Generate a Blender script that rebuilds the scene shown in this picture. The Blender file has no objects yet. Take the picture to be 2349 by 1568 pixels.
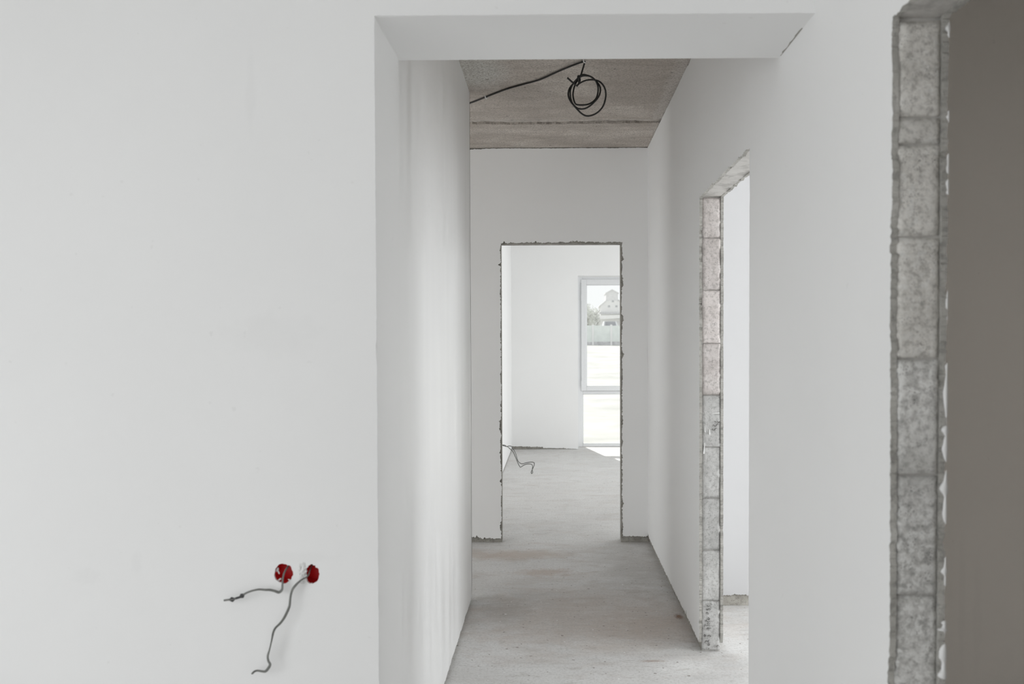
import bpy, bmesh, math, random
from mathutils import Vector, Matrix, noise

scene = bpy.context.scene
C = scene.collection
R_ = math.radians

# ------------------------------------------------------------------ camera
cam_data = bpy.data.cameras.new('camera')
cam_data.sensor_fit = 'HORIZONTAL'
cam_data.sensor_width = 36.0
cam_data.lens = 2000.0 * 36.0 / 2349.0
cam_data.shift_x = -73.56 / 2349.0
cam_data.shift_y = 43.23 / 2349.0
cam_data.clip_start = 0.05
cam_data.clip_end = 1000
cam_data.dof.use_dof = True
cam_data.dof.focus_distance = 5.2
cam_data.dof.aperture_fstop = 4.5
cam = bpy.data.objects.new('camera', cam_data)
C.objects.link(cam)
cam_right = Vector((0.99994, 0.01083, -0.0031))
cam_fwd = Vector((-0.0109, 0.99969, -0.0222))
cam_up = Vector((0.00286, 0.02223, 0.99975))
cam.matrix_world = Matrix((
    (cam_right.x, cam_up.x, -cam_fwd.x, 0.0),
    (cam_right.y, cam_up.y, -cam_fwd.y, 0.0),
    (cam_right.z, cam_up.z, -cam_fwd.z, 1.45),
    (0, 0, 0, 1)))
scene.camera = cam

# ------------------------------------------------------------------ light
scene.view_settings.view_transform = 'Standard'
scene.view_settings.look = 'None'
scene.view_settings.exposure = 0.0
scene.view_settings.gamma = 1.0
scene.view_settings.use_curve_mapping = False
scene.cycles.max_bounces = 10
scene.cycles.diffuse_bounces = 7
scene.cycles.transparent_max_bounces = 8
scene.cycles.glossy_bounces = 2
scene.cycles.sample_clamp_indirect = 6.0
scene.cycles.debug_use_spatial_splits = True

world = bpy.data.worlds.new('sky')
scene.world = world
world.use_nodes = True
world.node_tree.nodes['Background'].inputs[0].default_value = (0.985, 0.992, 1.0, 1)
world.node_tree.nodes['Background'].inputs[1].default_value = 1.06

sun_data = bpy.data.lights.new('sun', 'SUN')
sun_data.energy = 5.0
sun_data.angle = R_(0.6)
sun_data.color = (1.0, 0.97, 0.92)
sun = bpy.data.objects.new('sun', sun_data)
C.objects.link(sun)
sun.location = (-3, 20, 12)
sun.rotation_euler = Vector((0.234, -1.01, -0.70)).to_track_quat('-Z', 'Y').to_euler()


def daylight(name, loc, direction, sx, sy, power, color=(0.955, 0.98, 1.0)):
    """area lamp for daylight at a window opening, some added to lift the corridor"""
    d = bpy.data.lights.new(name, 'AREA')
    d.shape = 'RECTANGLE'
    d.size, d.size_y = sx, sy
    d.energy = power
    d.color = color
    o = bpy.data.objects.new(name, d)
    C.objects.link(o)
    o.location = loc
    o.rotation_euler = Vector(direction).to_track_quat('-Z', 'Z').to_euler()
    return o


daylight('daylight_back_window', (-1.9, -2.72, 1.25), (0, 1, -1.1), 3.2, 2.3, 12)
daylight('daylight_left_window', (-3.82, -0.7, 1.3), (1, 0, -1.1), 2.4, 2.1, 47)
daylight('daylight_right_room_window', (4.72, 2.7, 1.4), (-1, 0, -0.45), 3.4, 2.1, 98)
daylight('fill_right_room_back', (3.0, 4.90, 1.35), (0, -1, -0.4), 2.6, 2.1, 46)  # unseen opening, added to brighten the corridor's upper walls and header
daylight('daylight_far_room_window', (3.82, 9.2, 1.3), (-1, 0, -0.6), 3.0, 2.1, 64)
daylight('fill_left_room', (-3.82, 3.7, 1.4), (1, 0, -0.5), 1.6, 1.9, 46)  # unseen opening, added to lift the dark end of the corridor

# ------------------------------------------------------------------ dimensions
XL, XR = -0.462, 0.676          # faces of the corridor walls
T = 0.111                       # partition thickness
ZC = 2.834                      # ceiling
ZH = 2.294                      # underside of the header
Y1, Y2 = 2.273, 2.630           # near and far face of the header
YL = 4.870                      # end of the corridor's left wall
Y3 = 6.263                      # wall at the end of the corridor
YJ, YK, ZD2 = 4.0475, 3.020, 2.117   # opening to the right-hand room
YP, YQ, ZD3 = 1.7554, 0.70, 2.094    # opening nearest the camera
DXL, DXR, ZDD = -0.380, 0.490, 2.155  # opening at the end of the corridor
XF = -0.566                     # left wall of the far room
YB, YW = 11.70, 12.10           # window wall of the far room
SK = 0.013                      # plaster thickness


# ------------------------------------------------------------------ materials
def new_mat(name):
    m = bpy.data.materials.new(name)
    m.use_nodes = True
    nt = m.node_tree
    return m, nt, nt.nodes['Principled BSDF']


def tex_noise(nt, scale, detail=4, rough=0.55, vec=None, stretch=None, dist=0.0):
    n = nt.nodes.new('ShaderNodeTexNoise')
    n.inputs['Scale'].default_value = scale
    n.inputs['Detail'].default_value = detail
    n.inputs['Roughness'].default_value = rough
    n.inputs['Distortion'].default_value = dist
    if vec is None:
        tc = nt.nodes.new('ShaderNodeNewGeometry')
        vec = tc.outputs['Position']
    if stretch:
        mp = nt.nodes.new('ShaderNodeMapping')
        mp.inputs['Scale'].default_value = stretch
        nt.links.new(vec, mp.inputs['Vector'])
        vec = mp.outputs['Vector']
    nt.links.new(vec, n.inputs['Vector'])
    return n.outputs['Fac']


def ramp(nt, fac, stops):
    r = nt.nodes.new('ShaderNodeValToRGB')
    cr = r.color_ramp
    while len(cr.elements) < len(stops):
        cr.elements.new(0.5)
    for e, (p, c) in zip(cr.elements, stops):
        e.position = p
        e.color = (c[0], c[1], c[2], 1) if hasattr(c, '__len__') else (c, c, c, 1)
    nt.links.new(fac, r.inputs['Fac'])
    return r.outputs['Color']


def mix(nt, fac, a, b, mode='MIX'):
    n = nt.nodes.new('ShaderNodeMix')
    n.data_type = 'RGBA'
    n.blend_type = mode
    for s, v in ((n.inputs['Factor'], fac), (n.inputs[6], a), (n.inputs[7], b)):
        if hasattr(v, 'links') or hasattr(v, 'is_linked'):
            nt.links.new(v, s)
        elif hasattr(v, '__len__'):
            s.default_value = (v[0], v[1], v[2], 1)
        else:
            s.default_value = v
    return n.outputs[2]


def math_node(nt, op, a, b=None, clamp=False):
    n = nt.nodes.new('ShaderNodeMath')
    n.operation = op
    n.use_clamp = clamp
    for i, v in enumerate((a, b)):
        if v is None:
            continue
        if hasattr(v, 'is_linked'):
            nt.links.new(v, n.inputs[i])
        else:
            n.inputs[i].default_value = v
    return n.outputs[0]


def bump(nt, bsdf, height, strength, dist=0.01):
    b = nt.nodes.new('ShaderNodeBump')
    b.inputs['Strength'].default_value = strength
    b.inputs['Distance'].default_value = dist
    nt.links.new(height, b.inputs['Height'])
    nt.links.new(b.outputs['Normal'], bsdf.inputs['Normal'])


def spot(nt, x, y, rx, ry, soft=0.6, wobble=0.35, axes='xy'):
    """mask 1 inside a ragged stain or patch centred on a point of the surface"""
    g = nt.nodes.new('ShaderNodeNewGeometry')
    s = nt.nodes.new('ShaderNodeSeparateXYZ')
    nt.links.new(g.outputs['Position'], s.inputs[0])
    i = {'x': 0, 'y': 1, 'z': 2}
    a = math_node(nt, 'DIVIDE', math_node(nt, 'SUBTRACT', s.outputs[i[axes[0]]], x), rx)
    b = math_node(nt, 'DIVIDE', math_node(nt, 'SUBTRACT', s.outputs[i[axes[1]]], y), ry)
    d = math_node(nt, 'SQRT', math_node(nt, 'ADD', math_node(nt, 'MULTIPLY', a, a), math_node(nt, 'MULTIPLY', b, b)))
    sc = 6.0 if max(rx, ry) > 0.3 else 18.0 if max(rx, ry) > 0.06 else 80.0
    key = 'stain_%g' % sc
    if key in nt.nodes:
        n = nt.nodes[key].outputs['Fac']
    else:
        n = tex_noise(nt, sc, 4, 0.65)
        n.node.name = key
    d = math_node(nt, 'ADD', d, math_node(nt, 'MULTIPLY', math_node(nt, 'SUBTRACT', n, 0.5), 4 * wobble))
    v = math_node(nt, 'DIVIDE', math_node(nt, 'SUBTRACT', 1.0 + soft * 0.5, d), soft)
    return math_node(nt, 'MAXIMUM', math_node(nt, 'MINIMUM', v, 1.0), 0.0)


def plaster(name, base=(0.87, 0.87, 0.865), rough=0.62, streak=False, scuffs_patches=()):
    m, nt, b = new_mat(name)
    big = tex_noise(nt, 1.1, 3, 0.5)
    col = ramp(nt, big, [(0.25, [c * 0.975 for c in base]), (0.75, [min(1, c * 1.015) for c in base])])
    spk = tex_noise(nt, 34, 2, 0.5)
    col = mix(nt, math_node(nt, 'MULTIPLY', ramp(nt, spk, [(0.745, 0), (0.77, 1)]), 0.10), col, (0.45, 0.44, 0.42))
    for (x, y, rx, ry, ax) in scuffs_patches:
        f = math_node(nt, 'MULTIPLY', spot(nt, x, y, rx, ry, 0.8, 0.5, ax), 0.045)
        col = mix(nt, f, col, (0.45, 0.45, 0.44))
    nt.links.new(col, b.inputs['Base Color'])
    if streak:
        st = tex_noise(nt, 1.0, 3, 0.5, stretch=(9, 9, 0.9))
        r = ramp(nt, st, [(0.42, 0.5), (0.66, 0.30)])
        nt.links.new(r, b.inputs['Roughness'])
        bump(nt, b, st, 0.05, 0.003)
    else:
        b.inputs['Roughness'].default_value = rough
        if scuffs_patches:
            bump(nt, b, tex_noise(nt, 14, 3, 0.6), 0.07, 0.006)
    return m


def raw(name, c0, c1, c2, scale=40, pits=0.5, rough=0.92, bumpy=0.6, blotch=0.0):
    """raw masonry: mottled, speckled with small pits"""
    m, nt, b = new_mat(name)
    oi = nt.nodes.new('ShaderNodeObjectInfo')
    big = tex_noise(nt, 11, 5, 0.65)
    col = ramp(nt, big, [(0.30, c0), (0.50, c1), (0.70, c2)])
    mid = tex_noise(nt, scale, 4, 0.7)
    col = mix(nt, ramp(nt, mid, [(0.36, 0.6), (0.52, 0.0)]), col, [c * 0.62 for c in c0])
    if blotch:
        bl = tex_noise(nt, 62, 5, 0.72, dist=0.2)
        gt = tex_noise(nt, 9, 3, 0.5)
        f = math_node(nt, 'MULTIPLY', ramp(nt, bl, [(0.50, 0), (0.58, 1)]), ramp(nt, gt, [(0.36, 0.15), (0.56, 1)]))
        col = mix(nt, math_node(nt, 'MULTIPLY', f, blotch), col, (0.84, 0.84, 0.82))
        f = math_node(nt, 'MULTIPLY', ramp(nt, bl, [(0.36, 1), (0.47, 0)]), 0.5)
        col = mix(nt, f, col, [c * 0.5 for c in c0])
    v = nt.nodes.new('ShaderNodeTexVoronoi')
    v.inputs['Scale'].default_value = scale * 3.2
    g = nt.nodes.new('ShaderNodeNewGeometry')
    nt.links.new(g.outputs['Position'], v.inputs['Vector'])
    gate = tex_noise(nt, 24, 3, 0.6)
    pit = math_node(nt, 'MULTIPLY', ramp(nt, v.outputs['Distance'], [(0.16, 1), (0.30, 0)]), ramp(nt, gate, [(0.50, 0), (0.62, 1)]))
    col = mix(nt, math_node(nt, 'MULTIPLY', pit, pits), col, (0.10, 0.09, 0.08))
    tone = ramp(nt, oi.outputs['Random'], [(0, 0.88), (1, 1.06)])
    col = mix(nt, 1.0, col, tone, 'MULTIPLY')
    nt.links.new(col, b.inputs['Base Color'])
    b.inputs['Roughness'].default_value = rough
    h = math_node(nt, 'SUBTRACT', mid, math_node(nt, 'MULTIPLY', pit, 0.8))
    bump(nt, b, h, bumpy, 0.004)
    return m


def plain(name, col, rough=0.5, metal=0.0, var=0.06, scale=60):
    m, nt, b = new_mat(name)
    n = tex_noise(nt, scale, 3, 0.6)
    c = ramp(nt, n, [(0.3, [x * (1 - var) for x in col]), (0.7, [min(1, x * (1 + var)) for x in col])])
    nt.links.new(c, b.inputs['Base Color'])
    b.inputs['Roughness'].default_value = rough
    b.inputs['Metallic'].default_value = metal
    return m


M = {}
M['matt_white'] = plain('matt_white_plaster', (0.865, 0.865, 0.86), 0.65, var=0.015, scale=3)
M['grey_screed'] = plain('grey_screed', (0.60, 0.595, 0.585), 0.7, var=0.08, scale=2.5)
M['white'] = plaster('smooth_white_plaster', scuffs_patches=())
M['front'] = plaster('front_wall_plaster', scuffs_patches=(
    (-0.785, 2.10, 0.012, 0.09, 'xz'), (-0.73, 1.47, 0.10, 0.05, 'xz'), (-1.23, 0.835, 0.035, 0.02, 'xz'),
    (-0.67, 0.885, 0.09, 0.015, 'xz'), (-1.10, 0.87, 0.012, 0.03, 'xz')))
M['streak'] = plaster('trowelled_white_plaster', streak=True)
M['dim'] = plaster('warm_tinted_plaster', base=(0.91, 0.87, 0.82), scuffs_patches=(  # warm tint of the bounced light is put into the base colour
    (1.46, 0.22, 0.12, 0.17, 'xz'), (1.36, 0.55, 0.012, 0.2, 'xz'), (1.31, 0.6, 0.010, 0.2, 'xz')))  # the first entry darkens a soft patch low in the corner
M['white_darkened'] = plaster('darkened_white_plaster', base=(0.57, 0.57, 0.578))  # white plaster darkened to hold down the strong light on this wall
M['edge'] = raw('broken_plaster_edge', (0.36, 0.35, 0.325), (0.46, 0.45, 0.42), (0.56, 0.55, 0.52), 50, 0.3)
M['core'] = raw('raw_mortar', (0.29, 0.275, 0.245), (0.38, 0.365, 0.33), (0.46, 0.445, 0.41), 45, 0.5)
M['block'] = raw('grey_aerated_block', (0.50, 0.497, 0.485), (0.59, 0.587, 0.575), (0.67, 0.667, 0.655), 60, 0.65)
M['block_pink_lit'] = raw('pink_lit_aerated_block', (0.60, 0.555, 0.53), (0.72, 0.67, 0.65), (0.80, 0.76, 0.74), 60, 0.7)  # pinkish tint of the light on the upper jamb, put into the colour
M['block_warm_lit'] = raw('warm_lit_grey_block', (0.58, 0.56, 0.52), (0.71, 0.69, 0.65), (0.79, 0.77, 0.73), 70, 0.7, blotch=0.45)  # warm tint of the light on the upper pillar, put into the colour
M['block_mottled'] = raw('mottled_grey_block', (0.54, 0.533, 0.51), (0.67, 0.663, 0.64), (0.77, 0.763, 0.74), 60, 0.7, blotch=0.85)
M['lintel'] = raw('smooth_concrete_lintel', (0.52, 0.505, 0.48), (0.60, 0.585, 0.56), (0.66, 0.645, 0.62), 14, 0.1, bumpy=0.2)
M['joint'] = raw('ceiling_joint_mortar', (0.42, 0.38, 0.34), (0.50, 0.46, 0.42), (0.58, 0.54, 0.50), 40, 0.3)
M['joint_dark'] = plain('dark_joint_backing', (0.10, 0.085, 0.07), 0.95)
M['pencil'] = plain('pencil_marks', (0.20, 0.195, 0.185), 0.9)
M['drip'] = plain('white_plaster_drip', (0.85, 0.85, 0.84), 0.5)
M['crust'] = plain('grey_plaster_crust', (0.76, 0.76, 0.75), 0.9, var=0.15, scale=200)
M['frame'] = plain('white_window_plastic', (0.80, 0.81, 0.82), 0.35, var=0.02)
M['gasket'] = plain('grey_window_gasket', (0.42, 0.43, 0.44), 0.6)
M['red'] = plain('red_box_plastic', (0.72, 0.008, 0.012), 0.35, var=0.12, scale=25)
M['cable_grey'] = plain('grey_cable_sheath', (0.17, 0.172, 0.16), 0.55, var=0.25)
M['cable_tape'] = plain('dark_insulating_tape', (0.045, 0.045, 0.045), 0.6)
M['cable_black'] = plain('black_cable_sheath', (0.012, 0.011, 0.010), 0.45)
M['cable_far'] = plain('dull_cable_sheath', (0.15, 0.15, 0.14), 0.6)


def floor_material():
    m, nt, b = new_mat('bare_concrete_floor')
    big = tex_noise(nt, 1.7, 6, 0.62)
    col = ramp(nt, big, [(0.28, (0.54, 0.535, 0.525)), (0.50, (0.64, 0.635, 0.625)), (0.72, (0.72, 0.72, 0.715))])
    wave = tex_noise(nt, 5.0, 6, 0.65, stretch=(0.6, 1.6, 1), dist=0.6)
    col = mix(nt, math_node(nt, 'MULTIPLY', ramp(nt, wave, [(0.50, 0), (0.68, 1)]), 0.40), col, (0.46, 0.40, 0.355))
    for (x, y, rx, ry, f, c) in (
            (0.20, 4.55, 0.55, 0.42, 0.55, (0.52, 0.445, 0.39)),
            (0.50, 4.40, 0.25, 0.20, 0.50, (0.50, 0.42, 0.36)),
            (-0.30, 5.90, 0.32, 0.12, 0.60, (0.44, 0.345, 0.275)),
            (-0.06, 5.45, 0.15, 0.08, 0.55, (0.46, 0.35, 0.28)),
            (0.55, 5.60, 0.22, 0.50, 0.45, (0.36, 0.34, 0.315)),
            (0.655, 4.57, 0.018, 0.035, 0.9, (0.20, 0.085, 0.030)),
            (0.45, 3.93, 0.05, 0.012, 0.7, (0.28, 0.17, 0.11)),
            (-0.25, 4.68, 0.10, 0.16, 0.45, (0.38, 0.35, 0.32)),
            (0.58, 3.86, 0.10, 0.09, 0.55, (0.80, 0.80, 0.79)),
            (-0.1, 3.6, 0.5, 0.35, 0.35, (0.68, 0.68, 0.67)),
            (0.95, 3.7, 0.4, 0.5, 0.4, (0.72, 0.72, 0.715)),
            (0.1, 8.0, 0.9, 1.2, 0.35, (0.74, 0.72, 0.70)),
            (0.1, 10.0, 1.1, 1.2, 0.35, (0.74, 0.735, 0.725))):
        col = mix(nt, math_node(nt, 'MULTIPLY', spot(nt, x, y, rx, ry, 1.1, 0.65), f), col, c)
    wisp = tex_noise(nt, 9.0, 6, 0.72, stretch=(0.8, 2.2, 1), dist=1.2)
    col = mix(nt, math_node(nt, 'MULTIPLY', ramp(nt, wisp, [(0.30, 1), (0.47, 0)]), 0.42), col, (0.36, 0.33, 0.30))
    col = mix(nt, math_node(nt, 'MULTIPLY', ramp(nt, wisp, [(0.55, 0), (0.70, 1)]), 0.35), col, (0.74, 0.74, 0.73))
    fine = tex_noise(nt, 75, 5, 0.75)
    col = mix(nt, math_node(nt, 'MULTIPLY', ramp(nt, fine, [(0.38, 1), (0.52, 0)]), 0.38), col, (0.34, 0.33, 0.315))
    spk = tex_noise(nt, 42, 1, 0.4)
    col = mix(nt, math_node(nt, 'MULTIPLY', ramp(nt, spk, [(0.245, 1), (0.265, 0)]), 0.75), col, (0.17, 0.14, 0.12))
    spk2 = tex_noise(nt, 37, 1, 0.4, stretch=(1.3, 1.1, 1))
    col = mix(nt, math_node(nt, 'MULTIPLY', ramp(nt, spk2, [(0.755, 0), (0.775, 1)]), 0.8), col, (0.80, 0.80, 0.79))
    nt.links.new(col, b.inputs['Base Color'])
    r = ramp(nt, big, [(0.3, 0.55), (0.7, 0.75)])
    nt.links.new(r, b.inputs['Roughness'])
    h = math_node(nt, 'ADD', math_node(nt, 'MULTIPLY', wave, 0.6), math_node(nt, 'MULTIPLY', fine, 0.4))
    bump(nt, b, h, 0.30, 0.008)
    return m


def ceiling_material():
    m, nt, b = new_mat('raw_concrete_ceiling')
    st = tex_noise(nt, 1.0, 6, 0.6, stretch=(2.4, 6.5, 1), dist=0.7)
    col = ramp(nt, st, [(0.28, (0.45, 0.395, 0.345)), (0.48, (0.61, 0.555, 0.50)), (0.72, (0.73, 0.68, 0.625))])
    big = tex_noise(nt, 2.6, 5, 0.6)
    col = mix(nt, math_node(nt, 'MULTIPLY', ramp(nt, big, [(0.42, 1), (0.60, 0)]), 0.55), col, (0.38, 0.335, 0.295))
    pale = spot(nt, -0.40, 4.50, 0.15, 0.26, 0.8, 0.25)
    col = mix(nt, math_node(nt, 'MULTIPLY', pale, 0.75), col, (0.68, 0.68, 0.645))
    pale = spot(nt, 0.66, 4.9, 0.05, 0.8, 0.8, 0.25)
    col = mix(nt, math_node(nt, 'MULTIPLY', pale, 0.5), col, (0.66, 0.63, 0.60))
    fine = tex_noise(nt, 110, 3, 0.7)
    col = mix(nt, math_node(nt, 'MULTIPLY', ramp(nt, fine, [(0.38, 1), (0.55, 0)]), 0.75), col, (0.29, 0.255, 0.22))
    spk = tex_noise(nt, 30, 1, 0.4, stretch=(1, 1.6, 1))
    col = mix(nt, math_node(nt, 'MULTIPLY', ramp(nt, spk, [(0.235, 1), (0.255, 0)]), 0.8), col, (0.06, 0.05, 0.045))
    nt.links.new(col, b.inputs['Base Color'])
    b.inputs['Roughness'].default_value = 0.9
    bump(nt, b, math_node(nt, 'ADD', st, math_node(nt, 'MULTIPLY', fine, 0.3)), 0.35, 0.006)
    return m


def glass_material():
    m = bpy.data.materials.new('window_glass')
    m.use_nodes = True
    nt = m.node_tree
    nt.nodes.clear()
    out = nt.nodes.new('ShaderNodeOutputMaterial')
    tr = nt.nodes.new('ShaderNodeBsdfTransparent')
    tr.inputs[0].default_value = (0.965, 0.975, 0.97, 1)
    gl = nt.nodes.new('ShaderNodeBsdfGlossy')
    gl.inputs['Roughness'].default_value = 0.02
    fr = nt.nodes.new('ShaderNodeFresnel')
    fr.inputs['IOR'].default_value = 1.35
    mx = nt.nodes.new('ShaderNodeMixShader')
    nt.links.new(fr.outputs[0], mx.inputs[0])
    nt.links.new(tr.outputs[0], mx.inputs[1])
    nt.links.new(gl.outputs[0], mx.inputs[2])
    nt.links.new(mx.outputs[0], out.inputs[0])
    return m


M['floor'] = floor_material()
M['ceiling'] = ceiling_material()
M['glass'] = glass_material()


# ------------------------------------------------------------------ builders
def obj(name, bm, mats, parent=None, smooth=False):
    me = bpy.data.meshes.new(name)
    bm.normal_update()
    bm.to_mesh(me)
    bm.free()
    for mt in (mats if isinstance(mats, (list, tuple)) else [mats]):
        me.materials.append(M[mt] if isinstance(mt, str) else mt)
    if smooth:
        for p in me.polygons:
            p.use_smooth = True
    o = bpy.data.objects.new(name, me)
    C.objects.link(o)
    if parent:
        o.parent = parent
        o.matrix_parent_inverse = parent.matrix_basis.inverted()
    return o


def structure(o, label=None):
    o['kind'] = 'structure'
    if label:
        o['label'] = label
    return o


def tag(o, label, cat, group=None):
    o['label'] = label
    o['category'] = cat
    if group:
        o['group'] = group
    return o


def empty(name, loc):
    o = bpy.data.objects.new(name, None)
    o.empty_display_size = 0.05
    C.objects.link(o)
    o.location = loc
    return o


def add_box(bm, x0, x1, y0, y1, z0, z1, mat=0):
    vs = [bm.verts.new(p) for p in ((x0, y0, z0), (x1, y0, z0), (x1, y1, z0), (x0, y1, z0),
                                    (x0, y0, z1), (x1, y0, z1), (x1, y1, z1), (x0, y1, z1))]
    for f in ((3, 2, 1, 0), (4, 5, 6, 7), (0, 1, 5, 4), (1, 2, 6, 5), (2, 3, 7, 6), (3, 0, 4, 7)):
        fc = bm.faces.new([vs[i] for i in f])
        fc.material_index = mat
    return vs


def box(name, x0, x1, y0, y1, z0, z1, mats, parent=None, bevel=0.0):
    bm = bmesh.new()
    add_box(bm, x0, x1, y0, y1, z0, z1)
    if bevel:
        bmesh.ops.bevel(bm, geom=bm.edges[:], offset=bevel, segments=2, affect='EDGES', profile=0.5)
    return obj(name, bm, mats, parent)


def vnoise(t, seed):
    i = math.floor(t)
    f = t - i
    f = f * f * (3 - 2 * f)
    a = random.Random(seed * 7919 + i).uniform(-1, 1)
    b = random.Random(seed * 7919 + i + 1).uniform(-1, 1)
    return a * (1 - f) + b * f


def jag(p0, p1, nrm, amp, seed, step=0.012, bites=1.0):
    """points from p0 to p1 along a broken plaster edge; nrm points into the plaster"""
    L = math.dist(p0, p1)
    n = max(2, int(L / (step * 0.4)))
    rnd = random.Random(seed)
    chips = [(rnd.uniform(0, L), rnd.choice((0.006, 0.01, 0.02, 0.05)) * rnd.uniform(0.7, 1.4), rnd.uniform(0.5, 1.7)) for _ in range(int(L * 7 * bites))]
    pts = []
    for i in range(n + 1):
        s = L * i / n
        d = amp * (0.30 * vnoise(s * 3, seed) + 0.30 * vnoise(s * 26, seed + 3) + 0.32 * vnoise(s * 90, seed + 5) + 0.36 * vnoise(s * 220, seed + 7))
        for (c, w, a) in chips:
            if abs(s - c) < w:
                d += amp * a * (1 - (abs(s - c) / w) ** 2) * (0.75 + 0.5 * vnoise(s * 160, seed + 9)) * (1.0 if a > 1.0 else 0.5)
        k = i / n
        pts.append((p0[0] + (p1[0] - p0[0]) * k + nrm[0] * d, p0[1] + (p1[1] - p0[1]) * k + nrm[1] * d))
    return pts


def add_plate(bm, outer, holes, to3d, w0, w1, m_front=0, m_side=1, m_back=0):
    """flat slab between w0 and w1 whose outline may be ragged and pierced"""
    loops = [outer] + list(holes)
    tmp = bmesh.new()
    tag_layer = []
    for lp in loops:
        vs = [tmp.verts.new((p[0], p[1], 0)) for p in lp]
        tag_layer.append(vs)
        for i in range(len(vs)):
            tmp.edges.new((vs[i], vs[(i + 1) % len(vs)]))
    bmesh.ops.triangle_fill(tmp, edges=tmp.edges[:], use_beauty=True, use_dissolve=False, normal=(0, 0, 1))
    tmp.verts.index_update()
    f_, b_ = {}, {}
    for v in tmp.verts:
        f_[v.index] = bm.verts.new(to3d(v.co.x, v.co.y, w0))
        b_[v.index] = bm.verts.new(to3d(v.co.x, v.co.y, w1))
    for f in tmp.faces:
        ids = [v.index for v in f.verts]
        a = bm.faces.new([f_[i] for i in ids])
        a.material_index = m_front
        a = bm.faces.new([b_[i] for i in reversed(ids)])
        a.material_index = m_back
    for vs in tag_layer:
        for i in range(len(vs)):
            p, q = vs[i].index, vs[(i + 1) % len(vs)].index
            a = bm.faces.new((f_[p], f_[q], b_[q], b_[p]))
            a.material_index = m_side
    tmp.free()
    bmesh.ops.recalc_face_normals(bm, faces=bm.faces[:])


def plate(name, outer, holes, to3d, w0, w1, mats, parent=None, idx=(0, 1, 0)):
    bm = bmesh.new()
    add_plate(bm, outer, holes, to3d, w0, w1, *idx)
    return obj(name, bm, mats, parent)


XZ = lambda u, v, w: (u, w, v)     # wall standing across the corridor
YZ = lambda u, v, w: (w, u, v)     # wall standing along the corridor


def catmull(pts, sub=6):
    out = []
    P = [Vector(p) for p in pts]
    for i in range(len(P) - 1):
        p0 = P[i - 1] if i else P[0] * 2 - P[1]
        p1, p2 = P[i], P[i + 1]
        p3 = P[i + 2] if i + 2 < len(P) else P[-1] * 2 - P[-2]
        for k in range(sub):
            t = k / sub
            out.append(0.5 * ((2 * p1) + (p2 - p0) * t + (2 * p0 - 5 * p1 + 4 * p2 - p3) * t * t + (3 * p1 - p0 - 3 * p2 + p3) * t ** 3))
    out.append(P[-1])
    return out


def sweep(bm, pts, wide, thick, seg=8, twist=None, sub=6):
    """tube along a smooth path; wide and thick are half sizes, numbers or functions of 0..1"""
    path = catmull(pts, sub)
    n = len(path)
    fw = wide if callable(wide) else (lambda t: wide)
    ft = thick if callable(thick) else (lambda t: thick)
    tw = twist or (lambda t: 0.0)
    tang = [(path[min(i + 1, n - 1)] - path[max(i - 1, 0)]).normalized() for i in range(n)]
    up = Vector((0, 1, 0)) if abs(tang[0].y) < 0.9 else Vector((1, 0, 0))
    nrm = (up - tang[0] * up.dot(tang[0])).normalized()
    rings = []
    for i in range(n):
        nrm = (nrm - tang[i] * nrm.dot(tang[i])).normalized()
        bi = tang[i].cross(nrm)
        t = i / (n - 1)
        a, b, ph = fw(t), ft(t), tw(t)
        ax = bi * math.cos(ph) + nrm * math.sin(ph)
        ay = nrm * math.cos(ph) - bi * math.sin(ph)
        rings.append([bm.verts.new(path[i] + ax * a * math.cos(2 * math.pi * k / seg) + ay * b * math.sin(2 * math.pi * k / seg)) for k in range(seg)])
    for i in range(n - 1):
        for k in range(seg):
            bm.faces.new((rings[i][k], rings[i][(k + 1) % seg], rings[i + 1][(k + 1) % seg], rings[i + 1][k]))
    bm.faces.new(list(reversed(rings[0])))
    bm.faces.new(rings[-1])
    bmesh.ops.recalc_face_normals(bm, faces=bm.faces[:])


def ragged_ring(cx, cz, r, amp, seed, n=66, squash=1.0):
    out = []
    for i in range(n):
        a = 2 * math.pi * i / n
        rr = r * (1 + amp * (0.6 * vnoise(i * 5.0 / n, seed) + 0.6 * vnoise(i * 14.0 / n, seed + 1) + 0.55 * vnoise(i * 33.0 / n, seed + 2)))
        out.append((cx + rr * math.cos(a) * squash, cz + rr * math.sin(a)))
    return out


# ------------------------------------------------------------------ floor and ceiling
bm = bmesh.new()
nx, ny = 70, 130
x0, x1, y0, y1 = -3.8, 4.7, -2.7, 12.08
gv = []
for j in range(ny + 1):
    for i in range(nx + 1):
        x = x0 + (x1 - x0) * i / nx
        y = y0 + (y1 - y0) * j / ny
        z = 0.0022 * noise.noise(Vector((x * 2.1, y * 2.1, 0.3))) + 0.001 * noise.noise(Vector((x * 7, y * 7, 4)))
        gv.append(bm.verts.new((x, y, z)))
for j in range(ny):
    for i in range(nx):
        a = j * (nx + 1) + i
        f = bm.faces.new((gv[a], gv[a + 1], gv[a + nx + 2], gv[a + nx + 1]))
        c = f.calc_center_median()
        f.material_index = 0 if (c.y > 2.2 and -0.9 < c.x < 1.7) else 1
fl = structure(obj('floor', bm, ['floor', 'grey_screed'], smooth=True), 'bare concrete screed floor with brown stains')
# the screed's underside
box('slab', -3.8, 4.7, -2.7, 12.08, -0.12, -0.012, 'core', fl)

ceil = structure(box('ceiling', -3.9, 4.8, -2.8, 12.15, ZC + 0.03, 3.10, 'matt_white'), 'raw brownish concrete ceiling')


def wavy(y, seed, x0=-3.7, x1=XR + 0.05, amp=0.010):
    return [(x0 + (x1 - x0) * i / 300, y + amp * (vnoise(i * 0.11, seed) + 0.7 * vnoise(i * 0.5, seed + 1))) for i in range(301)]


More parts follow.
